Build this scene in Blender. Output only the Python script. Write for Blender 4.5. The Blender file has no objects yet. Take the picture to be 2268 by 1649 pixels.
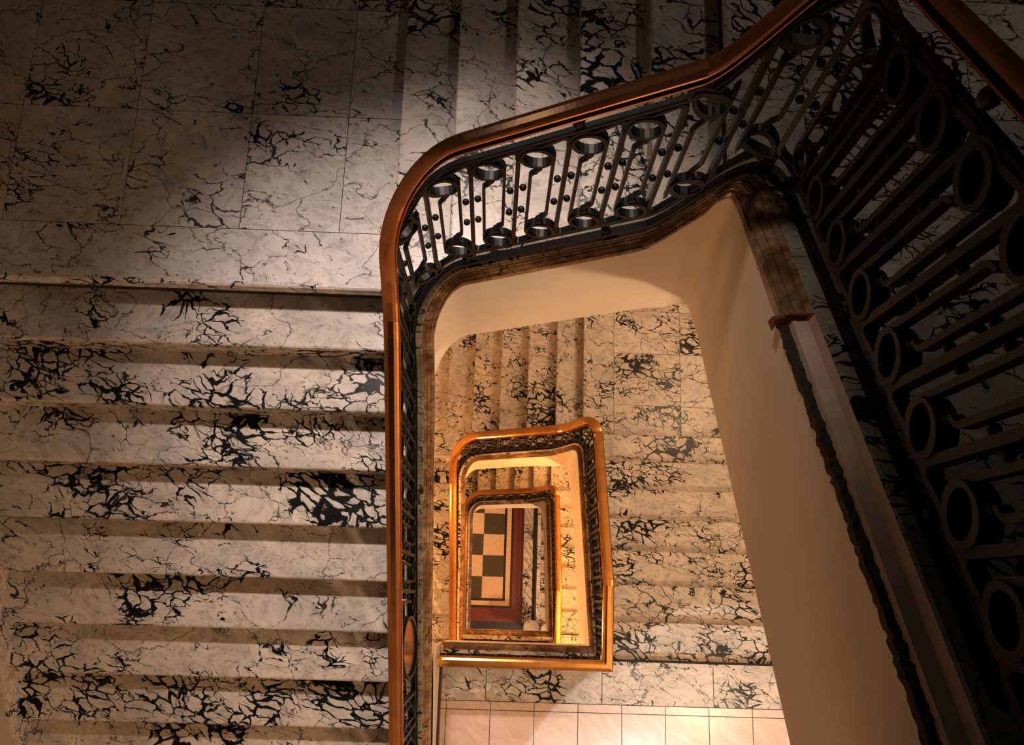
import bpy, bmesh, math, random
import numpy as np
from mathutils import Vector, Matrix
random.seed(7)
C = bpy.data.collections.new('stairwell'); bpy.context.scene.collection.children.link(C)
scn = bpy.context.scene

# ------------------------------------------------------------------ camera
cam_d = bpy.data.cameras.new('camera'); cam = bpy.data.objects.new('camera', cam_d); C.objects.link(cam)
FPX = 1928.23
cam_d.sensor_fit = 'HORIZONTAL'; cam_d.sensor_width = 36.0; cam_d.lens = FPX / 2268 * 36.0
cam_d.clip_start = 0.02; cam_d.clip_end = 100
cam.location = (0, 0, 1.523); cam.rotation_euler = (0.251215, -0.025548, 0.03038)
scn.camera = cam
scn.view_settings.view_transform = 'Standard'; scn.view_settings.look = 'None'
scn.view_settings.gamma = 1; scn.view_settings.use_curve_mapping = False
scn.view_settings.exposure = 0.0
# ------------------------------------------------------------------ world: faint teal ambient added to lift the blacks
w = bpy.data.worlds.new('world'); scn.world = w; w.use_nodes = True
w.node_tree.nodes['Background'].inputs[0].default_value = (0.30, 0.62, 0.62, 1)
w.node_tree.nodes['Background'].inputs[1].default_value = 0.018

# ------------------------------------------------------------------ dimensions
h = 0.185335; T = 0.283
YR, XP, YQ = -0.4432, 0.8865, 1.4777
H1, H2, H3 = 5.361, 4.600, 4.600
ZL = [0.0, -H1, -H1 - H2]; ZF3 = -H1 - H2 - H3
NL = [15, 11, 11]; HL = [(H1 - 14*h)/15, (H2 - 14*h)/11, (H3 - 14*h)/11]
XW0, XW1, YW0, YW1 = -2.80, 3.25, -4.6, 3.9

# ------------------------------------------------------------------ lamps
def light(name, kind, loc, energy, color, size=0.15, target=None, spot=60, blend=1.0):
    d = bpy.data.lights.new(name, kind); o = bpy.data.objects.new(name, d); C.objects.link(o)
    o.location = loc; d.energy = energy; d.color = color
    if kind == 'AREA': d.size = size
    else: d.shadow_soft_size = size
    if kind == 'SPOT': d.spot_size = math.radians(spot); d.spot_blend = blend
    if target is not None:
        v = Vector(target) - Vector(loc); o.rotation_euler = v.to_track_quat('-Z', 'Y').to_euler()
    return o
WARM = (1.0, 0.62, 0.36); ORANGE = (1.0, 0.47, 0.16); COOL = (0.95, 0.93, 1.0); PEACH = (1.0, 0.74, 0.56)
# level of the camera
light('ceiling_spot_landing', 'SPOT', (-0.5, 3.2, 2.6), 900, (1.0, .83, .78), .12, (-.42, 1.05, -2.56), 33, 1.0)
light('ceiling_spot_flight', 'SPOT', (-0.7, 3.0, 2.2), 480, (1.0, .78, .63), .20, (-.25, -1.10, -4.4), 50, 1.0)
light('back_fill_spot', 'SPOT', (1.6, 3.0, 2.6), 40, (1.0, .82, .68), .10, (1.0, 2.2, -1.6), 72, 1.0)  # added spot, brightens the back flight and right landing
wl = light('rail_streak_light', 'AREA', (-2.7, 3.15, 0.45), .7, (.75, .9, 1.0), .1, (0.2, 1.4, -.6)); wl.data.shape = 'RECTANGLE'; wl.data.size = .7; wl.data.size_y = .08  # unseen area light added to put a cool streak on the back handrail
light('nosing_fill_light', 'POINT', (-1.2, -3.6, -2.9), 22, ORANGE, .15)  # added warm fill for the nosing fronts, no fixture here
# warm point lights added out of view below the flights, lighting the level underneath
light('lower_light_a', 'POINT', (2.6, -1.2, -1.1), 190, (1.0, .71, .46), .15)
light('lower_light_g', 'POINT', (2.8, 2.7, -2.45), 150, (1.0, .68, .42), .12)
light('lower_light_f', 'POINT', (-1.6, 2.9, -3.7), 10, (1.0, .68, .42), .12)
light('lower_light_b', 'POINT', (-1.3, -0.2, -6.6), 150, ORANGE, .12)
light('lower_light_c', 'POINT', (2.0, -0.9, -6.6), 520, ORANGE, .12)
light('lower_light_h', 'POINT', (2.2, 2.7, -7.8), 230, ORANGE, .12)
light('lower_light_d', 'POINT', (-1.2, 1.2, -13.45), 90, WARM, .12)
light('lower_light_e', 'POINT', (1.9, -1.2, -11.6), 300, (1.0, .58, .32), .12)
light('window_sun', 'SPOT', (1.96, -2.15, -0.6), 340, (.80, .92, 1.0), .015, (1.96, -2.149, -5.36), 45.6, .03)

# ------------------------------------------------------------------ materials
def nt(name):
    m = bpy.data.materials.new(name); m.use_nodes = True; n = m.node_tree; b = n.nodes['Principled BSDF']; return m, n, b
def N(n, typ, **kw):
    x = n.nodes.new(typ)
    for k, v in kw.items():
        if hasattr(x, k): setattr(x, k, v)
        else: x.inputs[k].default_value = v
    return x
def ramp(n, fac, stops, interp='LINEAR'):
    r = n.nodes.new('ShaderNodeValToRGB'); r.color_ramp.interpolation = interp
    e = r.color_ramp.elements
    while len(e) < len(stops): e.new(.5)
    for i, (p, c) in enumerate(stops):
        e[i].position = p; e[i].color = c if len(c) == 4 else (*c, 1)
    n.links.new(fac, r.inputs[0]); return r.outputs[0]
def math_(n, op, a, b=None):
    x = n.nodes.new('ShaderNodeMath'); x.operation = op; x.use_clamp = False
    for i, v in enumerate((a, b)):
        if v is None: continue
        if isinstance(v, (int, float)): x.inputs[i].default_value = v
        else: n.links.new(v, x.inputs[i])
    return x.outputs[0]
def mix(n, fac, a, b, mode='MIX'):
    x = n.nodes.new('ShaderNodeMix'); x.data_type = 'RGBA'; x.blend_type = mode
    if isinstance(fac, (int, float)): x.inputs[0].default_value = fac
    else: n.links.new(fac, x.inputs[0])
    for i, v in ((6, a), (7, b)):
        if isinstance(v, tuple): x.inputs[i].default_value = (*v[:3], 1)
        else: n.links.new(v, x.inputs[i])
    return x.outputs[2]
def coords(n, scale=(1, 1, 1), island=True, rot=(0, 0, 0)):
    g = n.nodes.new('ShaderNodeNewGeometry'); oi = n.nodes.new('ShaderNodeObjectInfo')
    r = math_(n, 'ADD', oi.outputs['Random'], g.outputs['Random Per Island'] if island else 0.0)
    cx = n.nodes.new('ShaderNodeCombineXYZ')
    n.links.new(math_(n, 'MULTIPLY', r, 37.0), cx.inputs[0]); n.links.new(math_(n, 'MULTIPLY', r, 91.0), cx.inputs[1]); n.links.new(math_(n, 'MULTIPLY', r, 13.0), cx.inputs[2])
    mp = n.nodes.new('ShaderNodeMapping'); mp.inputs['Scale'].default_value = scale; mp.inputs['Rotation'].default_value = rot
    n.links.new(g.outputs['Position'], mp.inputs[0])
    a = n.nodes.new('ShaderNodeVectorMath'); a.operation = 'ADD'
    n.links.new(mp.outputs[0], a.inputs[0]); n.links.new(cx.outputs[0], a.inputs[1])
    return a.outputs[0], r
def noise(n, vec, scale, detail=4, rough=.55, dist=0.0):
    x = n.nodes.new('ShaderNodeTexNoise'); n.links.new(vec, x.inputs['Vector'])
    x.inputs['Scale'].default_value = scale; x.inputs['Detail'].default_value = detail; x.inputs['Roughness'].default_value = rough; x.inputs['Distortion'].default_value = dist
    return x
def warp(n, vec, scale, amt, detail=3):
    x = noise(n, vec, scale, detail)
    s = n.nodes.new('ShaderNodeVectorMath'); s.operation = 'SUBTRACT'; n.links.new(x.outputs['Color'], s.inputs[0]); s.inputs[1].default_value = (.5, .5, .5)
    k = n.nodes.new('ShaderNodeVectorMath'); k.operation = 'SCALE'; n.links.new(s.outputs[0], k.inputs[0]); k.inputs['Scale'].default_value = amt
    a = n.nodes.new('ShaderNodeVectorMath'); a.operation = 'ADD'; n.links.new(vec, a.inputs[0]); n.links.new(k.outputs[0], a.inputs[1]); return a.outputs[0]
def voro(n, vec, scale):
    v = n.nodes.new('ShaderNodeTexVoronoi'); v.feature = 'DISTANCE_TO_EDGE'; n.links.new(vec, v.inputs['Vector']); v.inputs['Scale'].default_value = scale
    return v.outputs['Distance']

def marble(name, base=(.66, .58, .50), base2=(.49, .44, .385), dark=(.006, .0075, .008), amount=0.0, rough=.28, rust=.5, stain=None, stretch=(1, 1.25, 1.1), rot=.5, vs=1.0):
    m, n, b = nt(name)
    P, rnd = coords(n, tuple(s*vs for s in stretch), True, (0, 0, rot))
    W = warp(n, P, 1.6, .38, 2); W = warp(n, W, 6.0, .13, 3); W = warp(n, W, 18.0, .035, 3)
    low = noise(n, P, 1.5, 2, .5).outputs['Fac']
    mid = noise(n, P, 4.2, 3, .6).outputs['Fac']
    rag = noise(n, W, 34, 3, .6).outputs['Fac']
    # heavy breccia: dark ground between pale pebbles, in irregular patches
    f = math_(n, 'ADD', math_(n, 'MULTIPLY', math_(n, 'SUBTRACT', low, .56 - amount), 3.2), math_(n, 'MULTIPLY', math_(n, 'SUBTRACT', mid, .5), 2.4))
    wid = math_(n, 'MAXIMUM', math_(n, 'MINIMUM', math_(n, 'MULTIPLY', f, .22), .34), 0.0004)
    sc = n.nodes.new('ShaderNodeMapping'); sc.inputs['Scale'].default_value = (1.0, 1.7, 1.4); n.links.new(W, sc.inputs[0])
    d1 = math_(n, 'ADD', voro(n, sc.outputs[0], 8.5), math_(n, 'MULTIPLY', math_(n, 'SUBTRACT', rag, .5), .10))
    heavy = ramp(n, math_(n, 'DIVIDE', math_(n, 'MAXIMUM', d1, 0.0), wid), [(.62, (1, 1, 1)), (.95, (0, 0, 0))])
    hm = ramp(n, wid, [(.004, (0, 0, 0)), (.02, (1, 1, 1))])
    heavy = math_(n, 'MULTIPLY', heavy, hm)
    # branching mid veins, broken up
    st_ = n.nodes.new('ShaderNodeMapping'); st_.inputs['Scale'].default_value = (.8, 1.9, 1.3); st_.inputs['Rotation'].default_value = (0, 0, .35); n.links.new(W, st_.inputs[0])
    W2 = warp(n, st_.outputs[0], 12.0, .06, 3)
    d2 = voro(n, W2, 4.2)
    mm = noise(n, P, 3.0, 4, .65).outputs['Fac']
    wm = math_(n, 'MAXIMUM', math_(n, 'MULTIPLY', math_(n, 'SUBTRACT', mm, .455), .22), .0002)
    v2 = math_(n, 'MULTIPLY', ramp(n, math_(n, 'DIVIDE', d2, wm), [(.5, (1, 1, 1)), (1.0, (0, 0, 0))]), ramp(n, wm, [(.001, (0, 0, 0)), (.006, (1, 1, 1))]))
    # a few long fine cracks
    W3 = warp(n, P, 2.5, .6, 5)
    d3 = voro(n, W3, 1.25)
    v3 = ramp(n, d3, [(.0015, (1, 1, 1)), (.007, (0, 0, 0))])
    # short dark flecks
    sp = n.nodes.new('ShaderNodeMapping'); sp.inputs['Scale'].default_value = (1.0, 3.0, 1.8); sp.inputs['Rotation'].default_value = (0, 0, .5); n.links.new(W, sp.inputs[0])
    fl = noise(n, sp.outputs[0], 20, 3, .6).outputs['Fac']
    v4 = ramp(n, fl, [(.635, (0, 0, 0)), (.69, (1, 1, 1))])
    tone = noise(n, W, 3.5, 5, .6).outputs['Fac']
    col = mix(n, ramp(n, tone, [(.38, (0, 0, 0)), (.62, (1, 1, 1))]), base, base2)
    fine = noise(n, W, 16, 5, .7).outputs['Fac']
    col = mix(n, ramp(n, fine, [(.36, (.55, .55, .55)), (.52, (0, 0, 0))]), col, tuple(c*.55 for c in base2))
    if rust:
        ru = noise(n, P, 4.5, 4, .6, .4).outputs['Fac']
        col = mix(n, math_(n, 'MULTIPLY', ramp(n, ru, [(.67, (0, 0, 0)), (.73, (1, 1, 1))]), rust), col, (.48, .17, .06))
    grey = tuple(c*7 for c in dark)
    col = mix(n, math_(n, 'MULTIPLY', v4, .8), col, grey)
    col = mix(n, math_(n, 'MULTIPLY', v3, .85), col, dark)
    col = mix(n, math_(n, 'MULTIPLY', v2, .95), col, dark)
    col = mix(n, heavy, col, dark)
    if stain:
        st = noise(n, P, 7.0, 5, .65, .6).outputs['Fac']
        col = mix(n, ramp(n, st, [(.38, (.25, .25, .25)), (.62, (1, 1, 1))]), col, stain)
    n.links.new(col, b.inputs['Base Color'])
    rr = ramp(n, fine, [(.3, (rough*.7,)*3), (.7, (rough*1.25,)*3)])
    n.links.new(rr, b.inputs['Roughness']); b.inputs['Specular IOR Level'].default_value = .16
    return m
M = {}
M['marble'] = marble('breccia_marble', amount=.05)
M['marble_heavy'] = marble('breccia_marble_heavy', amount=.10)
M['marble_light'] = marble('breccia_marble_light', base=(.70, .63, .57), base2=(.56, .51, .47), amount=-.05)
M['marble_edge'] = marble('breccia_marble_curb', base=(.27, .25, .19), base2=(.17, .15, .11), amount=.02, rough=.3)
M['mould'] = marble('stained_marble_moulding', base=(.46, .30, .17), base2=(.30, .18, .09), amount=-.02, rough=.3, rust=.7, stain=(.10, .045, .018))
M['border'] = marble('border_marble', amount=.07)

def plain(name, col, rough=.5, metal=0.0, spec=.5, var=0.0, vscale=6, bump=0.0, col2=None):
    m, n, b = nt(name); b.inputs['Roughness'].default_value = rough; b.inputs['Metallic'].default_value = metal; b.inputs['Specular IOR Level'].default_value = spec
    P, r = coords(n, (1, 1, 1), False)
    ns = noise(n, P, vscale, 6, .6, .3).outputs['Fac']
    c2 = col2 or tuple(c*(1 - var) for c in col)
    n.links.new(mix(n, ramp(n, ns, [(.35, (0, 0, 0)), (.65, (1, 1, 1))]), col, c2), b.inputs['Base Color'])
    if bump:
        bp = n.nodes.new('ShaderNodeBump'); bp.inputs['Strength'].default_value = bump; bp.inputs['Distance'].default_value = .01
        n.links.new(noise(n, P, vscale*5, 4).outputs['Fac'], bp.inputs['Height']); n.links.new(bp.outputs[0], b.inputs['Normal'])
    return m
M['plaster'] = plain('cream_plaster', (.80, .70, .58), .75, var=.07, vscale=3, bump=.05)
M['iron'] = plain('black_iron', (.0055, .0062, .0065), .48, spec=.22, var=.5, vscale=12, bump=.1)
M['iron_warm'] = plain('bronzed_iron', (.022, .013, .008), .5, spec=.3, var=.5, vscale=12)
M['copper'] = plain('polished_copper', (.74, .35, .17), .17, metal=1.0, var=.25, vscale=9, bump=.03, col2=(.60, .25, .10))
M['brass'] = plain('polished_brass', (.90, .45, .14), .18, metal=1.0, var=.25, vscale=9, bump=.03)
M['broken'] = plain('broken_stone_bed', (.55, .40, .30), .8, var=.5, vscale=14, bump=.6, col2=(.18, .11, .07))
M['rough_edge'] = plain('rough_broken_edge', (.06, .05, .035), .9, var=.7, vscale=40, bump=1.0)
M['bareplaster'] = plain('bare_pale_stone', (.62, .46, .36), .7, var=.25, vscale=7, bump=.1)
M['rustbreak'] = plain('rust_red_break', (.30, .08, .03), .8, var=.6, vscale=40, bump=1.0)
M['grout'] = plain('dark_joint', (.02, .018, .015), .9)
M['wall'] = plain('wall_plaster', (.42, .36, .30), .8, var=.1, vscale=2)
M['baseboard'] = plain('dark_brown_skirting', (.05, .022, .012), .35, var=.3)
M['navy'] = plain('navy_stone', (.018, .022, .035), .35, var=.3, vscale=20)
M['red'] = plain('dark_red_terrazzo', (.16, .022, .014), .4, var=.3, vscale=25)
M['blackstone'] = plain('black_stone', (.012, .010, .010), .35, var=.3)
M['cream'] = plain('cream_terrazzo', (.66, .44, .26), .38, var=.12, vscale=20)
M['green'] = plain('green_terrazzo', (.066, .050, .018), .38, var=.4, vscale=45)
def tile_mat():
    m, n, b = nt('beige_pink_tile')
    P, r = coords(n, (1, 1, 1), True, (0, 0, .7))
    W = warp(n, P, 3, .3)
    s = n.nodes.new('ShaderNodeMapping'); s.inputs['Scale'].default_value = (1, 4, 1); n.links.new(W, s.inputs[0])
    a = noise(n, s.outputs[0], 5, 5, .65).outputs['Fac']
    col = mix(n, ramp(n, a, [(.35, (0, 0, 0)), (.7, (1, 1, 1))]), (.72, .58, .50), (.64, .44, .32))
    n.links.new(col, b.inputs['Base Color']); b.inputs['Roughness'].default_value = .25; return m
M['tile'] = tile_mat()
def glass_mat():
    m, n, b = nt('clear_glass'); b.inputs['Transmission Weight'].default_value = 1.0; b.inputs['Roughness'].default_value = .02; b.inputs['IOR'].default_value = 1.5
    b.inputs['Base Color'].default_value = (.95, .92, .92, 1); return m
M['glass'] = glass_mat()

# ------------------------------------------------------------------ mesh helpers
class MB:
    def __init__(s): s.v = []; s.f = []; s.smooth = []
    def add(s, vs, fs, smooth=False):
        o = len(s.v); s.v += [tuple(map(float, v)) for v in vs]; s.f += [tuple(i + o for i in f) for f in fs]; s.smooth += [smooth]*len(fs)
    def box(s, x0, x1, y0, y1, z0, z1):
        s.add([(x0,y0,z0),(x1,y0,z0),(x1,y1,z0),(x0,y1,z0),(x0,y0,z1),(x1,y0,z1),(x1,y1,z1),(x0,y1,z1)],
              [(3,2,1,0),(4,5,6,7),(0,1,5,4),(1,2,6,5),(2,3,7,6),(3,0,4,7)])
    def loft(s, rings, closed=True, caps=True, smooth=False):
        m = len(rings[0]); vs = [p for r in rings for p in r]; fs = []
        for i in range(len(rings) - 1):
            for j in range(m if closed else m - 1):
                k = (j + 1) % m; fs.append((i*m + j, i*m + k, (i+1)*m + k, (i+1)*m + j))
        if caps and closed: fs.append(tuple(range(m))[::-1]); fs.append(tuple((len(rings)-1)*m + j for j in range(m)))
        s.add(vs, fs, smooth)
    def prism(s, poly, axis, a0, a1):
        # poly: list of 2D points in the two other axes, extruded along axis
        def P(u, v, a): return {0: (a, u, v), 1: (u, a, v), 2: (u, v, a)}[axis]
        s.loft([[P(u, v, a0) for u, v in poly], [P(u, v, a1) for u, v in poly]])
    def sphere(s, c, r, seg=12, ring=8, sc=(1, 1, 1)):
        vs = []; fs = []
        for i in range(ring + 1):
            th = math.pi*i/ring
            for j in range(seg):
                ph = 2*math.pi*j/seg; vs.append((c[0]+r*sc[0]*math.sin(th)*math.cos(ph), c[1]+r*sc[1]*math.sin(th)*math.sin(ph), c[2]+r*sc[2]*math.cos(th)))
        for i in range(ring):
            for j in range(seg):
                k = (j+1) % seg; fs.append((i*seg+j, (i+1)*seg+j, (i+1)*seg+k, i*seg+k))
        s.add(vs, fs, True)
    def lathe(s, c, prof, seg=24, smooth=True):
        rings = [[(c[0]+r*math.cos(2*math.pi*j/seg), c[1]+r*math.sin(2*math.pi*j/seg), c[2]+z) for j in range(seg)] for r, z in prof]
        s.loft(rings, True, True, smooth)
    def build(s, name, mat, parent=None, bevel=0.0):
        me = bpy.data.meshes.new(name); me.from_pydata(s.v, [], s.f)
        me.polygons.foreach_set('use_smooth', s.smooth); me.update()
        bm = bmesh.new(); bm.from_mesh(me); bmesh.ops.remove_doubles(bm, verts=bm.verts, dist=1e-6); bmesh.ops.recalc_face_normals(bm, faces=bm.faces); bm.to_mesh(me); bm.free()
        me.materials.append(mat); o = bpy.data.objects.new(name, me); C.objects.link(o)
        if bevel:
            b = o.modifiers.new('bevel', 'BEVEL'); b.width = bevel; b.segments = 2; b.limit_method = 'ANGLE'; b.angle_limit = math.radians(50)
        if parent is not None:
            o.parent = parent; o.matrix_parent_inverse = Matrix.Translation(-parent.location)
        return o
def tag(o, label=None, cat=None, group=None, kind=None):
    if label: o['label'] = label
    if cat: o['category'] = cat
    if group: o['group'] = group
    if kind: o['kind'] = kind
    return o
def empty(name, loc, label=None, cat=None, group=None, kind=None):
    o = bpy.data.objects.new(name, None); C.objects.link(o); o.location = loc; o.empty_display_size = .2
    return tag(o, label, cat, group, kind)

# ------------------------------------------------------------------ plan paths round the open well
def nzR(y): return min(0.0, -(y - YR)/T*h)
def nzB(x): return -8*h - (XP - x)/T*h
def nzL(y, lv): return -14*h - (YQ - y)/.2838*HL[lv]
CTR = (.725, 1.295); CTL = (-.165, 1.195)
NF, NR, NA, NB, NC, NLs = 16, 46, 12, 30, 16, 60
YEND = [-2.2, -1.6, -1.6]
# kind: (x right front, x right back, y back, x left back, x left front, y front)
PLAN = {
 ('plaster', 0): (.785, .785, 1.355, -.325, -.325, -.440),
 ('plaster', 1): (.780, .782, 1.372, -.312, -.295, -.350),
 ('plaster', 2): (.780, .782, 1.372, -.312, -.300, -.420),
 ('shoe', 0): (.885, .900, 1.392, -.412, -.388, -.515),
 ('shoe', 1): (.830, .835, 1.425, -.385, -.360, -.425),
 ('shoe', 2): (.840, .845, 1.430, -.390, -.370, -.530),
 ('rail', 0): (.885, .885, 1.421, -.424, -.403, -.520),
 ('rail', 1): (.812, .838, 1.430, -.400, -.352, -.431),
 ('rail', 2): (.830, .850, 1.434, -.400, -.380, -.565),
}
def lin(a, b, n): return [(a[0]+(b[0]-a[0])*i/n, a[1]+(b[1]-a[1])*i/n) for i in range(n+1)]
def plan(kind, lv):
    xrf, xrb, yb, xlb, xlf, yf = PLAN[(kind, lv)]
    pts = lin((-.328, yf), (xrf, yf), NF)
    pts += lin((xrf, yf), (xrb, CTR[1]), NR)[1:]
    for i in range(1, NA+1):
        a = math.pi/2*i/NA; pts.append((CTR[0] + (xrb-CTR[0])*math.cos(a), CTR[1] + (yb-CTR[1])*math.sin(a)))
    pts += lin((CTR[0], yb), (CTL[0], yb), NB)[1:]
    for i in range(1, NC+1):
        a = math.pi/2*i/NC; pts.append((CTL[0] + (xlb-CTL[0])*math.sin(a), CTL[1] + (yb-CTL[1])*math.cos(a)))
    pts += lin((xlb, CTL[1]), (xlf, YEND[lv]), NLs)[1:]
    return np.array(pts)
I_R0 = NF; I_TR0 = NF+NR; I_TR1 = I_TR0+NA; I_B1 = I_TR1+NB; I_TL1 = I_B1+NC; I_END = I_TL1+NLs
def sstep(t): t = max(0, min(1, t)); return t*t*(3-2*t)
def zbase(lv):
    P = plan('shoe', lv); z = np.zeros(len(P))
    zc = nzR(CTR[1] + .02)
    ds = np.hypot(*np.diff(P, axis=0).T); s = np.concatenate([[0], np.cumsum(ds)])
    for i, (x, y) in enumerate(P):
        if i <= I_R0: z[i] = 0
        elif i <= I_TR0: z[i] = nzR(y)
        elif i <= I_B1:
            t = (x - .54)/(.88 - .54)
            zb = nzB(x); z[i] = zb + (zc - zb)*sstep(t) if t > 0 else zb
        else: z[i] = nzL(y, lv)
    # hermite across the TL corner
    i0 = I_B1 - 1; i1 = next(i for i in range(I_TL1, len(P)) if P[i][1] < 1.02)
    s0, s1 = s[i0], s[i1]; m0 = -h/T*(s1-s0); m1 = -HL[lv]/.2838*(s1-s0)*1.0
    for i in range(i0, i1+1):
        t = (s[i]-s0)/(s1-s0); z[i] = (2*t**3-3*t**2+1)*z0_(z, i0) + (t**3-2*t**2+t)*m0 + (-2*t**3+3*t**2)*nzL(P[i1][1], lv) + (t**3-t**2)*m1 if i > i0 else z[i0]
    return z, s
def z0_(z, i): return z[i]
class Lev: pass
LV = []
for lv in range(3):
    L = Lev(); L.z, L.s = zbase(lv); L.pl = plan('plaster', lv); L.sh = plan('shoe', lv); L.ra = plan('rail', lv)
    n = len(L.z); L.roff = np.full(n, 1.136)
    for i in range(n):
        if lv == 0:
            if i <= I_TR0: L.roff[i] = 1.095
            elif i <= I_TR1: L.roff[i] = 1.095 + .041*(i-I_TR0)/NA
        if i <= I_TR0: L.roff[i] = min(L.roff[i], .776 - L.z[i])     # the rail runs level by the floor
    zr = L.z + L.roff
    L.zr = zr; L.Z = ZL[lv]; LV.append(L)
def frames(P):
    """horizontal normals pointing away from the void, with mitre scale"""
    n = len(P); out = []
    for i in range(n):
        a = P[i]-P[i-1] if i > 0 else P[1]-P[0]; b = P[i+1]-P[i] if i < n-1 else P[-1]-P[-2]
        a = a/np.linalg.norm(a); b = b/np.linalg.norm(b); t = a+b; t /= np.linalg.norm(t)
        c = max(.3, float(np.dot(t, a))); out.append(np.array([t[1], -t[0]])/c)
    return np.array(out)
def sweep_norm(lv, P, zs, prof, i0, i1, closed=True, smooth=False):
    L = LV[lv]; F = frames(P); mb = MB(); rings = []
    for i in range(i0, i1+1):
        rings.append([(P[i][0]+F[i][0]*u, P[i][1]+F[i][1]*u, L.Z+zs[i]+v) for u, v in prof])
    mb.loft(rings, closed, True, smooth); return mb
def sweep_lerp(lv, prof, i0, i1, jag=0, zscale=None, mb=None):
    """prof points (a, off): a=0 plaster plane, a=1 shoe plane"""
    L = LV[lv]; mb = mb or MB(); rings = []
    F = frames(L.sh)
    for i in range(i0, i1+1):
        r = []
        for k, (a, off) in enumerate(prof):
            d = L.sh[i]-L.pl[i]
            if a <= 1: p = L.pl[i] + d*a
            else: p = L.sh[i] + F[i]*(a-1)*.06
            if a < 0: p = L.pl[i] - F[i]*(-a)*.06
            jz = jag*random.uniform(-1, 1) if jag and k in (1,) else 0
            r.append((p[0], p[1], L.Z+L.z[i]+off+jz))
        rings.append(r)
    mb.loft(rings, True, True, False); return mb

# ------------------------------------------------------------------ handrail profile (u outwards, v up; centre of the top at 0)
RAILP = [(-.022, -.012), (-.0265, -.006), (-.0265, .002), (-.021, .008), (-.010, .0115), (.010, .0115), (.021, .008), (.0265, .002), (.0265, -.006), (.022, -.012)]
NECK = [(-.016, -.026), (-.018, -.012), (.018, -.012), (.016, -.026)]
BEAD = [(-.028, -.035), (-.031, -.031), (-.029, -.026), (.027, -.026), (.029, -.031), (.026, -.035)]

# panels ------------------------------------------------------------------
V0, V1 = .255, .985          # bottom and top of the scroll panels above the pitch line
def mapper(lv):
    L = LV[lv]; S = L.s; F = frames(L.sh)
    # average normals at the sharp front corner kept as is
    def f(s, v, nrm=0.0):
        i = int(np.searchsorted(S, s) - 1); i = max(0, min(len(S)-2, i)); t = (s-S[i])/(S[i+1]-S[i])
        sh = L.sh[i]*(1-t)+L.sh[i+1]*t; ra = L.ra[i]*(1-t)+L.ra[i+1]*t; z = L.z[i]*(1-t)+L.z[i+1]*t
        ro = L.roff[i]*(1-t)+L.roff[i+1]*t
        vv = v*ro/1.136
        n_ = L.sh[i+1]-L.sh[i]; n_ = np.array([n_[1], -n_[0]])/np.linalg.norm(n_)
        p = sh + (ra-sh)*min(1, vv/1.1) + n_*nrm
        return (p[0], p[1], L.Z+z+vv)
    return f
def strip(mb, f, pts, depth, th, closed=False):
    """flat bar following (s,v) points, 'depth' across the panel, 'th' thick in its plane"""
    n = len(pts); rings = []
    for i in range(n):
        a = pts[i-1] if (i > 0 or closed) else pts[i]; b = pts[(i+1) % n] if (i < n-1 or closed) else pts[i]
        t = np.array([b[0]-a[0], b[1]-a[1]]); t = t/(np.linalg.norm(t)+1e-9); nn = np.array([-t[1], t[0]])*th/2
        s, v = pts[i]
        rings.append([f(s+nn[0], v+nn[1], depth/2), f(s-nn[0], v-nn[1], depth/2), f(s-nn[0], v-nn[1], -depth/2), f(s+nn[0], v+nn[1], -depth/2)])
    if closed: rings.append(rings[0])
    mb.loft(rings, True, not closed)
def arc(cx, cy, r, a0, a1, n, ry=None):
    ry = ry or r
    return [(cx+r*math.cos(math.radians(a0+(a1-a0)*i/n)), cy+ry*math.sin(math.radians(a0+(a1-a0)*i/n))) for i in range(n+1)]
def cylinder_pt(mb, f, s, v, r, depth, seg=10):
    rings = []
    for d in (-depth/2, -depth/2*.8, depth/2*.8, depth/2):
        rr = r*(.8 if abs(d) > depth*.45 else 1)
        rings.append([f(s+rr*math.cos(2*math.pi*j/seg), v+rr*math.sin(2*math.pi*j/seg), d) for j in range(seg)])
    mb.loft(rings, True, True)
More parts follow.
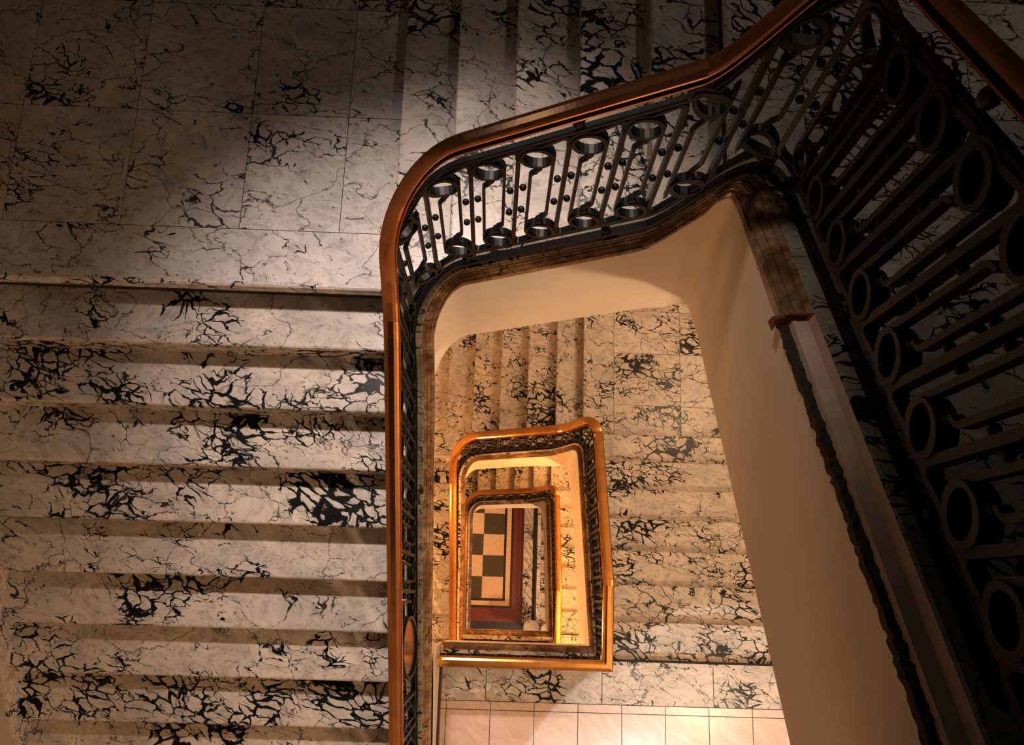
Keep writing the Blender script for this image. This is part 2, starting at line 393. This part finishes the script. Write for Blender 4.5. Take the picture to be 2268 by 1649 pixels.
def cell_geo(f, sc, fine=True, wv=.184, fat=1.0):
    """bars, rings and balls of one cell centred on arc-length sc; rings stay upright on the slope"""
    k = wv/.184; a = .092*k; b = (V1-V0)/2; vc = (V0+V1)/2
    sl = (f(sc+.04, vc)[2]-f(sc-.04, vc)[2])/.08
    P = lambda pts: [(sc+x, vc+y) for x, y in pts]
    U = lambda pts, cx: [(x, y - sl*(x-cx)) for x, y in pts]
    rr = .058*min(1, k*1.04); ct = (.022*k, b-.078); cb = (-.022*k, -b+.078); n = 6 if fine else 4
    out = {'main': [], 'ring': [], 'thin': [], 'ball': []}
    R2 = rr+.013
    top = U(arc(ct[0], ct[1], R2, -25, 95, n), ct[0]) + arc(-a+.03*k, b-.036, .03*k, 95, 180, n, ry=.036)
    bot = arc(-a-.03*k, -b+.036, .03*k, 0, -85, n, ry=.036) + U(arc(cb[0]-2*a+2*a-2*a, cb[1], R2, -85, -205, n), cb[0]-2*a)
    m = MB(); strip(m, f, P(top + bot), .026*fat, .0155*fat); out['main'].append(m)
    for c in (ct, cb):
        m = MB(); strip(m, f, P(U(arc(c[0], c[1], rr, 0, 360, 20 if fine else 10)[:-1], c[0])), .033*fat, .012*fat, True); out['ring'].append(m)
    xt = .041*k
    m = MB(); strip(m, f, P([(ct[0]-rr-.002, ct[1]+.01+sl*rr), (-xt, ct[1]-.02), (-xt, -b+.20)] + arc(-xt+.015, -b+.20, .015, 180, 270, 3) + [(cb[0]+.006, -b+.182)]), .020*fat, .0115*fat); out['thin'].append(m)
    m = MB(); strip(m, f, P([(cb[0]+rr+.002, cb[1]-.01-sl*rr), (xt, cb[1]+.02), (xt, b-.20)] + arc(xt-.015, b-.20, .015, 0, 90, 3) + [(ct[0]-.006, b-.182)]), .020*fat, .0115*fat); out['thin'].append(m)
    for (x, y) in ((cb[0]+.008, -b+.158), (ct[0]-.008, b-.158)):
        m = MB(); cylinder_pt(m, f, sc+x, vc+y, .0145, .030, 10 if fine else 6); out['ball'].append(m)
    for x in (-.0665*k, .0665*k):
        for y in (-.085, .085):
            m = MB(); m.sphere(f(sc+x, vc+y), .0135, 10 if fine else 6, 8 if fine else 4); out['ball'].append(m)
    return out
def join(mbs):
    m = MB()
    for x in mbs: m.add(x.v, x.f); m.smooth[-len(x.f):] = x.smooth
    return m

BAL_LABEL = ['black wrought-iron scroll balustrade with copper handrail, nearest the camera, sweeping around the top right',
             'scroll balustrade with bright copper handrail one storey down, mitred at its front right corner',
             'smallest copper-railed scroll balustrade, just above the chequered floor']
RAIL_LABEL = 'polished copper handrail'
for lv in range(3):
    L = LV[lv]; f = mapper(lv); S = L.s
    i0 = 0; i1 = I_END
    root = empty('balustrade', (float(L.sh[I_R0][0]), float(L.sh[I_R0][1]), L.Z), BAL_LABEL[lv], 'balustrade', None)
    cm = M['copper'] if lv == 0 else M['brass']; rs = 1.1 if lv == 0 else 1.25
    SC = lambda pf: [(u*rs, v*rs) for u, v in pf]
    tag(sweep_norm(lv, L.ra, L.zr, SC(RAILP), i0, i1, smooth=False).build('handrail', cm, root, 0), RAIL_LABEL)
    sweep_norm(lv, L.ra, L.zr, SC(BEAD), i0, i1).build('rail_bead', cm, root)
    sweep_norm(lv, L.ra, L.zr, SC(NECK), i0, i1).build('rail_neck', M['iron'], root)
    pr = lambda u, v: [(-u, -v), (u, -v), (u, v), (-u, v)]
    # flat bars: top, bottom, shoe
    def bar(name, v, hw, hh, r):
        mb = MB(); st = list(S[i0:i1+1]); F = frames(L.sh); rings = []
        for i in range(i0, i1+1):
            vv = v*L.roff[i]/1.136; p = L.sh[i] + (L.ra[i]-L.sh[i])*min(1, vv/1.1); z = L.Z+L.z[i]+vv
            rings.append([(p[0]+F[i][0]*u, p[1]+F[i][1]*u, z+w_) for u, w_ in pr(hw, hh)])
        mb.loft(rings, True, True); return mb.build(name, M['iron'], root)
    bar('top_bar', 1.000, .012, .008, 0); bar('bottom_bar', .240, .010, .007, 0); bar('shoe', .148, .014, .012, 0)
    # cells by side
    sides = [(S[0]+.03, S[I_R0]-.04, .184), (S[I_R0]+.06, S[I_TR0]-.075, .184), (S[I_TR0]-.075, S[I_TL1]-.075, .157), (S[I_TL1]-.075, S[I_END]-.05, .184)]
    med_s = None
    if lv == 0:
        med_s = float(np.interp(.265, -L.sh[I_TL1:, 1][:], S[I_TL1:]))   # arc length where y = -0.22
    for sa, sb, cw in sides:
        if lv == 0 and sb < S[I_R0]: continue
        n = int(round((sb-sa)/cw)); wv = (sb-sa)/n
        for k in range(n):
            sc = sa + (k+.5)*wv
            if med_s is not None and abs(sc-med_s) < wv*.98: continue
            g = cell_geo(f, sc, fine=(lv == 0), wv=wv, fat=1.45 if sb < S[I_TR0] and sa > S[I_R0] else 1.0)
            if lv == 0:
                mo = join(g['main']).build('scroll_bar', M['iron'], root)
                for r in g['ring']: r.build('ring', M['iron'], mo)
                join(g['thin']).build('inner_bar', M['iron'], mo)
                for b_ in g['ball']: b_.build('ball', M['iron'], mo)
            else:
                join(g['main']+g['ring']+g['thin']+g['ball']).build('scroll_bar', M['iron_warm'], root)
    # studs between bottom bar and shoe, and between top bar and rail
    sm = MB(); k = 0; s = S[I_R0]+.15
    while s < S[I_END]-.1:
        st = MB(); st.sphere(f(s, .187), .020, 8, 6); st.build('stud', M['iron'], root)
        st = MB(); st.sphere(f(s+.18, 1.050), .022, 8, 6, (1, 1, 1.4)); st.build('stud', M['iron'], root); s += .55
    if med_s is not None:
        m = MB(); strip(m, f, arc(med_s, (V0+V1)/2, .150, 0, 360, 36, ry=(V1-V0)/2-.01)[:-1], .05, .014, True); fr_ = m.build('medallion_frame', M['iron'], root)
        m = MB(); pts = arc(med_s, (V0+V1)/2, .135, 0, 360, 36, ry=(V1-V0)/2-.03)[:-1]
        m.loft([[f(a_, b_, -.012) for a_, b_ in pts], [f(a_, b_, .012) for a_, b_ in pts]]); 
        tag(m.build('medallion', M['copper'], fr_), 'oval copper medallion')

# ------------------------------------------------------------------ curbs and plaster faces round the void
CURB = [(-.02, -.02), (-.12, .0), (-.12, .030), (.0, .040), (.0, .048), (-.06, .055), (.05, .072), (.14, .074), (.14, .082), (.28, .092), (.34, .092), (.36, .104), (.50, .114), (.56, .122), (1.25, .136), (1.9, .13), (1.9, -.06), (.3, -.06)]
def curb_split(lv, i0, i1, root):
    mould = CURB[:13] + [(.50, -.05), (.1, -.05)]
    top = [(.50, .112), (.56, .122), (1.25, .136), (1.9, .13), (1.9, -.05), (.50, -.05)]
    return mould, top
CURB_LABEL = ['moulded marble curb around the nearest opening, its right arm broken away', 'moulded marble curb around the middle opening one storey down', 'moulded marble curb around the smallest opening at the bottom']
for lv in range(3):
    L = LV[lv]
    root = empty('stair_curb', (float(L.pl[I_R0][0]), float(L.pl[I_R0][1]), L.Z), CURB_LABEL[lv], 'curb')
    mould, top = curb_split(lv, 0, I_END, root)
    sweep_lerp(lv, top, 0, I_END).build('curb_top', M['marble_edge'] if lv == 0 else M['marble'], root)
    if lv == 0:
        ib = next(i for i in range(I_R0, I_TR0) if L.pl[i][1] > .76)
        sweep_lerp(lv, mould, ib, I_END).build('moulding', M['mould'], root)
        # broken bed to the front of the break
        bed = [(.10, .0), (.14, .045), (.44, .070), (.50, .112), (.50, -.05), (.10, -.05)]
        tag(sweep_lerp(lv, bed, 0, ib).build('broken_bed', M['bareplaster'], root), 'bare pale stone where the moulding broke away')
        mb = MB(); rings = []
        F = frames(L.sh)
        for i in range(0, ib*3+1):
            q = i/3; j = min(ib, int(q)); t = q-j; j2 = min(ib, j+1)
            pp = L.pl[j]*(1-t)+L.pl[j2]*t; zz = L.z[j]*(1-t)+L.z[j2]*t
            e = random.uniform(-.004, .005); g_ = random.uniform(-.006, .006)
            rings.append([(pp[0]+u, pp[1], L.Z+zz+v) for u, v in ((-.004-abs(e), -.022+g_*1.5), (-.003-abs(e), .006+g_), (.014+g_, .016+e), (.026+g_, .034), (.03, -.04))])
        mb.loft(rings, True, True); tag(mb.build('rough_edge', M['rough_edge'], root), 'rough dark broken edge')
        # reddish fracture face at the end of the moulding
        mb = MB(); y = float(L.pl[ib][1]); z = L.Z+L.z[ib]; rr = []
        for k in range(9):
            u = .76 + k*.009
            rr.append([(u, y-.012-random.uniform(0, .022), z-.0+.003*k+.012*random.random()), (u, y-.004, z+.03+.007*k), (u, y+.01, z+.01+.008*k), (u, y+.008, z-.03)])
        mb.loft(rr, True, True); tag(mb.build('fracture', M['rustbreak'], root), 'rust red fracture face')
    else:
        sweep_lerp(lv, mould, 0, I_END).build('moulding', M['mould'], root)
    # plaster face
    F = frames(L.pl); mb = MB(); rings = []
    for i in range(0, I_END+1):
        x_, y_ = L.pl[i]; lean = 0.0
        if i <= I_R0: zb_ = -.43
        elif i <= I_TR0:
            if lv == 0: zb_ = nzR(y_) - .96; lean = .045; t_ = sstep((y_-1.05)/.25); zb_ += (-2.20 - (nzR(1.295)-.96))*t_*1.0; lean += .02*t_
            else:
                zb_ = nzR(y_) - .82; t_ = sstep((y_-.95)/.40); zb_ = zb_*(1-t_) + (nzB(.83)-.80)*t_
                if y_ < -.34: zb_ = zb_*sstep((y_+.40)/.06) + (-.43)*(1-sstep((y_+.40)/.06))
        elif lv == 0 and i <= I_TR1:
            t_ = (i-I_TR0)/NA; zb_ = -2.20*(1-t_) + (nzB(.725)-.83)*t_; lean = .065
        elif i <= I_B1: zb_ = nzB(min(x_, .80)) - (.82 if lv == 0 else .68); zb_ = zb_ if lv == 0 else zb_ - .12*sstep((x_-.3)/.4)
        else: zb_ = None
        dep = (L.z[i]-zb_) if zb_ is not None else (.82 if lv == 0 else .68)
        if i == I_B1: dB1 = dep
        if i > I_B1: t_ = min(1, (i-I_B1)/NC); dep = dB1*(1-t_) + dep*t_
        off = -lean if i <= I_B1 else -.042*min(1, (i-I_B1)/NC)     # faces lean slightly outwards below
        p = L.pl[i]; zb = L.Z+L.z[i]; bx = -off
        q = lambda u, v: (p[0]+F[i][0]*u, p[1]+F[i][1]*u, zb+v)
        if lv == 0 and I_TR0 < i <= I_TR1:
            # the lower edge of this corner leans outwards to the right only, and turns tightly
            a_ = math.pi/2*(i-I_TR0)/NA; cx_ = CTR[0] + .05; nx, ny = math.cos(a_), math.sin(a_)
            q2 = lambda u, v: (cx_ + (PLAN[('plaster', 0)][1]+.065-cx_+u)*nx - .05*(1-nx)*ny*0, CTR[1] + (PLAN[('plaster', 0)][2]-CTR[1]+u)*ny, zb+v)
            rings.append([q(0, 0), q2(0, -dep+.02), q2(.008, -dep+.004), q2(.02, -dep), q2(.10, -dep), q(.09, 0)]); continue
        rings.append([q(0, 0), q(bx, -dep+.02), q(bx+.008, -dep+.004), q(bx+.02, -dep), q(bx+.10, -dep), q(.09, 0)])
    mb.loft(rings, True, True, True)
    o = mb.build('trim_%d' % (lv+1), M['plaster']); tag(o, None, None, None, 'structure')
    for pgn in o.data.polygons: pgn.use_smooth = True
    bev = o.modifiers.new('es', 'EDGE_SPLIT'); bev.split_angle = math.radians(40)

# ------------------------------------------------------------------ flights, landings, floors
def tread_bm(axis, n0, n1, a0, a1, z, sign, thick=.044, r=.014, roundc=0):
    """slab whose nosing is at coordinate n1 (towards sign) and back at n0, spans a0..a1 on the other axis"""
    mb = MB(); ov = .028*sign
    prof = [(n0, z-thick), (n1+ov-sign*r, z-thick)] + [(n1+ov-sign*r+sign*r*math.cos(t), z-thick/2+thick/2*math.sin(t)) for t in np.linspace(-math.pi/2, math.pi/2, 6)[1:-1]] + [(n1+ov-sign*r, z), (n0, z)]
    if axis == 'y': mb.prism([(u, v) for u, v in prof], 0, a0, a1)      # nosing runs along x ; prof in (y,z)
    else: mb.prism([(u, v) for u, v in prof], 1, a0, a1)               # nosing runs along y ; prof in (x,z)
    return mb
FL = ['top storey', 'middle storey', 'lower storey']
def flight_R(lv, nst=8, x0=None, label=''):
    Z = ZL[lv] if lv < 3 else ZF3
    x0 = x0 if x0 is not None else (PLAN[('shoe', lv)][1] + .01)
    root = empty('stair_flight', (x0, YR, Z), label, 'stairs')
    for k in range(1, nst):
        m = random.choice(['marble', 'marble_heavy', 'marble'])
        tread_bm('y', YR+(k-1)*T-.01, YR+k*T-.028, x0, XW1, Z-k*h, 1).build('tread', M[m], root)
    for k in range(1, nst+1):
        mb = MB(); y = YR+(k-1)*T-.028; mb.box(x0, XW1, y, y+.02, Z-k*h-.0, Z-(k-1)*h-.034) if True else None
        mb.build('riser', M['marble'], root)
    # sloping underside
    mb = MB(); ye = YR+(nst-1)*T; mb.prism([(YR-.03, Z-.43), (YR-.03, Z-.06), (YR-.01, Z-h-.05), (ye+.0, Z-nst*h-.05), (ye, Z-nst*h-.78+.15), (YR+.2, Z-.66)], 0, x0, XW1)
    tag(mb.build('soffit', M['plaster'], root), 'plastered underside')
    return root
def flight_B(lv, label):
    Z = ZL[lv]; y0 = PLAN[('shoe', lv)][2] + .01
    root = empty('stair_flight', (XP, y0, Z-8*h), label, 'stairs')
    for k in range(1, 6):
        z = Z-8*h-k*h; n1 = XP-k*T+.028; n0 = XP-(k-1)*T+.01
        m = ['marble', 'marble_heavy', 'marble_heavy', 'marble', 'marble'][k-1]
        if k < 5:
            tread_bm('x', n0, n1, y0, YW1, z, -1).build('tread', M[m], root)
        else:
            # last tread: its inner corner is rounded
            mb = MB(); r = .16; xo = n1-.028; poly = [(n0, YW1), (xo, YW1)] + [(xo+r-r*math.cos(t), y0+.03+r-r*math.sin(t)) for t in np.linspace(0, math.pi/2, 9)] + [(n0, y0+.03)]
            mb.prism(poly, 2, z-.034, z); mb.build('tread', M[m], root, .010)
    for k in range(1, 7):
        mb = MB(); x = XP-(k-1)*T+.008; mb.box(x, x+.02, y0+(.17 if k == 6 else 0), YW1, Z-8*h-k*h, Z-8*h-(k-1)*h-.034); mb.build('riser', M['marble'], root)
    mb = MB(); xe = XP-5*T
    mb.prism([(XP+.03, Z-8*h-.80), (XP+.03, Z-8*h-.06), (XP, Z-8*h-h-.05), (xe, Z-14*h-.05), (xe, Z-14*h-.72)], 1, y0, YW1)
    tag(mb.build('soffit', M['plaster'], root), 'plastered underside')
def flight_L(lv, label):
    Z = ZL[lv]; x1 = PLAN[('shoe', lv)][3] - .01; hl = HL[lv]; N_ = NL[lv]
    root = empty('stair_flight', (x1, YQ, Z-14*h), label, 'stairs')
    z0 = Z-14*h
    pat = ['marble_heavy', 'marble', 'marble_heavy', 'marble', 'marble_heavy', 'marble', 'marble', 'marble_heavy']
    for k in range(1, N_):
        tread_bm('y', YQ-(k-1)*.2838+.01, YQ-k*.2838+.028, XW0, x1, z0-k*hl, -1).build('tread', M[pat[k % 8]], root)
    for k in range(1, N_+1):
        mb = MB(); y = YQ-(k-1)*.2838+.008; mb.box(XW0, x1, y, y+.02, z0-k*hl, z0-(k-1)*hl-.034); mb.build('riser', M['marble_heavy' if k % 3 else 'marble'], root)
    mb = MB(); ye = YQ-(N_-1)*.2838
    mb.prism([(YQ+.03, z0-.80), (YQ+.03, z0-.05), (YQ, z0-hl-.05), (ye, z0-N_*hl-.05), (ye, z0-N_*hl-.55), (YQ-.2, z0-.85)], 0, XW0, x1)
    tag(mb.build('soffit', M['plaster'], root), 'plastered underside')
def skirting(lv):
    Z = ZL[lv]; z0 = Z-14*h; hl = HL[lv]; ye = YQ-(NL[lv]-1)*.2838
    mb = MB(); mb.prism([(YQ, z0-hl-.03), (YQ, z0+.16), (ye, z0-(NL[lv]-1)*hl+.0), (ye, z0-NL[lv]*hl-.02)], 0, XW0+.001, XW0+.022)
    o = mb.build('baseboard_stair_%d' % lv, M['marble_heavy']); tag(o, None, None, None, 'structure')
for lv in range(3): skirting(lv)
def slabs(name, rects, z, thick, mats, gap=.0035, base=None, hole=None):
    """paved surface: slabs with dark joints, all one structural object with a joint bed below"""
    bymat = {}
    for (x0, x1, y0, y1), m in zip(rects, mats): bymat.setdefault(m, []).append((x0, x1, y0, y1))
    me = MB(); idx = []; ms = list(bymat)
    for m, rs in bymat.items():
        for r in rs: me.box(r[0]+gap/2, r[1]-gap/2, r[2]+gap/2, r[3]-gap/2, z-.02, z); idx += [ms.index(m)]*6
    bx = base or (min(r[0] for r in rects), max(r[1] for r in rects), min(r[2] for r in rects), max(r[3] for r in rects))
    me.box(bx[0], bx[1], bx[2], bx[3], z-thick, z-.004); idx += [len(ms)]*6
    mesh = bpy.data.meshes.new(name); mesh.from_pydata(me.v, [], me.f); mesh.update()
    for m in ms: mesh.materials.append(M[m])
    mesh.materials.append(M['grout']); mesh.materials.append(M['plaster'])
    for p, i in zip(mesh.polygons, idx): p.material_index = i
    mesh.polygons[len(idx)-6].material_index = len(ms)+1
    o = bpy.data.objects.new(name, mesh); C.objects.link(o); tag(o, None, None, None, 'structure'); return o
fcount = [0]
def floor(rects, z, thick, mats, **k):
    fcount[0] += 1; return slabs('floor_%d' % fcount[0], rects, z, thick, mats, **k)
for lv in range(3):
    Z = ZL[lv]
    if lv: names = [None]
    flight_R(lv, label=['dark marble flight seen through the nearest balustrade at the right edge', 'marble flight climbing from the middle landing up to the pink tiled floor', 'orange-lit marble flight, narrow strip right of the smallest balustrade'][lv])
    flight_B(lv, ['upper marble flight at the top, behind the nearest copper handrail', 'short marble flight seen through the big opening, above the middle balustrade', 'orange-lit short flight visible as a thin strip above the smallest handrail'][lv])
    flight_L(lv, ['broad marble flight filling the left side of the picture', 'marble flight showing as a sliver left of the middle handrail', 'lowest left-hand marble flight, mostly hidden under the curbs'][lv])
    # right landing
    x0 = PLAN[('shoe', lv)][1]+.005; zr = Z-8*h; yl = YR+7*T; yb = PLAN[('shoe', lv)][2]+.01
    R_ = []; Mt = []
    R_ += [(XP, 1.163, yl, YW1)]; Mt += ['border']
    xs = [1.163, 1.825, 2.49, 3.25]; ys = [yl, 1.863, 2.396, 2.84, 3.4, YW1]
    for a in range(3):
        for b_ in range(5):
            R_.append((xs[a], xs[a+1], ys[b_], ys[b_+1])); Mt.append('border' if b_ == 0 else ['marble_light', 'marble'][(a+b_) % 2])
    slab_o = floor(R_, zr, .70, Mt)
    slabs('floor_nose_%d' % lv, [(XP-.03, XP, yb, YW1)], zr, .034, ['border'], gap=0) if False else None
    mbn = tread_bm('x', XP+.002, XP, yb, YW1, zr, -1); mbn2 = mbn.build('trim_%d' % (10+lv), M['border']); tag(mbn2, None, None, None, 'structure')
    # left landing
    zl_ = Z-14*h; xr = XP-5*T-.0
    R_ = []; Mt = []
    ys2 = [YQ, 1.758, 2.41, 3.06, 3.6, YW1]; xs2 = [XW0, -2.52, -1.93, -1.33, -.825, xr]
    R_.append((XW0, xr, YQ, 1.758)); Mt.append('marble_light')
    for a in range(5):
        for b_ in range(1, 5):
            R_.append((xs2[a], xs2[a+1], ys2[b_], ys2[b_+1])); Mt.append('marble_light' if a in (4, 2) or b_ == 1 and a > 0 else 'marble')
    floor(R_, zl_, .74, Mt)
    # infill strip between the last riser and the curb on the left landing
    mb = MB(); mb.box(xr, PLAN[('shoe', lv)][3]-.0+.0+.02, YQ, 1.60, zl_-.03, zl_); o = mb.build('trim_%d' % (20+lv), M['marble_light']); tag(o, None, None, None, 'structure')
    mbn = tread_bm('y', YQ+.002, YQ, XW0, PLAN[('shoe', lv)][3]-.01, zl_, -1, thick=.085, r=.016); mbn = mbn.build('trim_%d' % (30+lv), M['marble_light']); tag(mbn, None, None, None, 'structure')
    # main floor of the level (in front of the well)
    R_ = []; Mt = []; gx = -.29
    for (a0, a1) in ((-.33, .0), (.0, .87), (.87, 1.71), (1.71, 2.5), (2.5, XW1)):
        R_.append((a0, a1, -.757, YR-.028+.0)); Mt.append('border')
    xs = [-.33, -.288] + [(-.288 + .3265*i) for i in range(1, 11)] + [XW1]
    ysr = [-.757, -.818] + [-.818 - .3265*i for i in range(1, 12)]
    ysr[-1] = max(ysr[-1], YW0)
    for a in range(len(xs)-1):
        for b_ in range(len(ysr)-1):
            R_.append((xs[a], xs[a+1], ysr[b_+1], ysr[b_])); Mt.append('tile')
    floor(R_, Z, .42, Mt, gap=.005, base=(-.33, XW1, YW0, YR-.0))
    mbn = tread_bm('y', YR-.03, YR-.028, PLAN[('shoe', lv)][0]+.05, XW1, Z, 1); mbn = mbn.build('trim_%d' % (40+lv), M['border']); tag(mbn, None, None, None, 'structure')

# wall under the left flight, closing the side of each main floor
for lv in (1, 2):
    Zf = ZL[lv]; up = lv-1
    mb = MB(); za = lambda y: ZL[up] + nzL(y, up) - .60
    pts = [(-.352, Zf), (-3.3, Zf), (-3.3, Zf+.2), (-2.3, za(-2.3)), (-.352, za(-.352))]
    mb.prism(pts, 0, -.47, -.345); o = mb.build('wall_flight_%d' % lv, M['plaster']); tag(o, None, None, None, 'structure')
    mb = MB(); mb.box(-.345, -.328, -3.2, -.47, Zf, Zf+.14); o = mb.build('baseboard_left_%d' % lv, M['baseboard']); tag(o, None, None, None, 'structure')
# outer walls
ztop, zbot = 3.4, ZF3-2.2
for nm, b4 in (('wall_left', (XW0-.2, XW0, YW0-.2, YW1+.2)), ('wall_right', (XW1, XW1+.2, YW0-.2, YW1+.2)), ('wall_back', (XW0, XW1, YW1, YW1+.2)), ('wall_front', (XW0, XW1, YW0-.2, YW0))):
    mb = MB(); mb.box(b4[0], b4[1], b4[2], b4[3], zbot, ztop); tag(mb.build(nm, M['wall']), None, None, None, 'structure')

# ------------------------------------------------------------------ ground floor
Z3 = ZF3; t3 = .3755
def fl_piece(rects, mat): return rects, [mat]*len(rects)
R_ = []; Mt = []
x_edge = .2405; y_edge = -.035
for i in range(0, 7):
    for j in range(0, 11):
        x1_ = x_edge - i*t3; y0_ = y_edge + j*t3
        if x1_ - t3 < XW0+.05 or y0_ + t3 > YW1: continue
        R_.append((x1_-t3, x1_, y0_, y0_+t3)); Mt.append('cream' if (i+j) % 2 == 0 else 'green')
xl = x_edge - 7*t3
yt = y_edge + 10*t3
R_ += [(x_edge, .283, y_edge-.045, YW1), (XW0, x_edge, y_edge-.045, y_edge)]; Mt += ['blackstone']*2
R_ += [(.283, .365, y_edge-.125, YW1), (XW0, .283, y_edge-.125, y_edge-.045)]; Mt += ['cream']*2
R_ += [(.365, .408, y_edge-.165, YW1), (XW0, .365, y_edge-.165, y_edge-.125)]; Mt += ['blackstone']*2
R_ += [(.408, .592, y_edge-.40, YW1), (XW0, .408, y_edge-.40, y_edge-.165)]; Mt += ['red']*2
R_ += [(XW0, .84, YW0, y_edge-.40), (.84, XW1, YW0, YR-.03)]; Mt += ['navy']*2
floor(R_, Z3, .3, Mt, gap=.0008, base=(XW0, .84, YW0, YW1))
root = empty('stair_curb', (.72, .5, Z3), 'low marble plinth beside the dark red floor border, bottom of the well', 'curb')
mb = MB(); mb.box(.592, .762, -.44, YW1, Z3-.28, Z3+.10); mb.build('plinth', M['marble'], root, .01)
mb = MB(); mb.box(.822, .905, -.44, 3.3, Z3-.5, Z3+.06); mb.build('pale_coping', M['marble_light'], root, .006)
root = empty('balustrade', (.78, .5, Z3), 'dark low balustrade on the marble plinth, bottom of the well', 'balustrade')
mb = MB(); mb.loft([[(.79+u*.8, y, Z3+.62+v) for u, v in RAILP] for y in (-.44, 3.2)]); tag(mb.build('handrail', M['iron_warm'], root), 'dark bronze handrail')
for i in range(22):
    mb = MB(); y = -.40+i*.165; mb.lathe((.79, y, Z3-.02), [(.016, 0), (.010, .05), (.014, .3), (.010, .55), (.016, .60)], 6); mb.build('baluster', M['iron_warm'], root)
root = empty('stair_flight', (.905, YR, Z3), 'bottom marble flight with a dark red landing strip, far right of the chequered floor', 'stairs')
for k in range(1, 7):
    tread_bm('y', YR+(k-1)*T-.01, YR+k*T-.028, .906, XW1, Z3-k*h*.6, 1).build('tread', M['marble_heavy'], root)
    mb = MB(); y = YR+(k-1)*T-.028; mb.box(.906, XW1, y, y+.02, Z3-k*h*.6, Z3-(k-1)*h*.6-.034); mb.build('riser', M['marble'], root)
mb = MB(); mb.box(.906, XW1, YR+6*T-.03, YW1, Z3-.95, Z3-7*h*.6); mb.build('lower_landing', M['marble_light'], root)
mb = MB(); mb.box(.95, XW1, YR+6*T+.07, YW1-.2, Z3-7*h*.6, Z3-7*h*.6+.01); tag(mb.build('red_strip', M['red'], root), 'dark red strip')
for (x, y, r, lab) in ((.725, -.500, .135, 'large clear glass ball finial at the foot of the dark balustrade'), (1.0, -.53, .115, 'second glass ball finial, half hidden behind the lowest curb')):
    root = empty('newel_post', (x, y, Z3), lab, 'newel post', None)
    mb = MB(); mb.lathe((x, y, Z3), [(.10, 0), (.10, .12), (.07, .15), (.06, .62), (.09, .68), (.09, .74), (.05, .78)], 20); mb.build('post', M['marble'], root)
    mb = MB(); mb.sphere((x, y, Z3+.78+r*.96), r, 32, 20); tag(mb.build('glass_ball', M['glass'], root), 'clear glass ball')
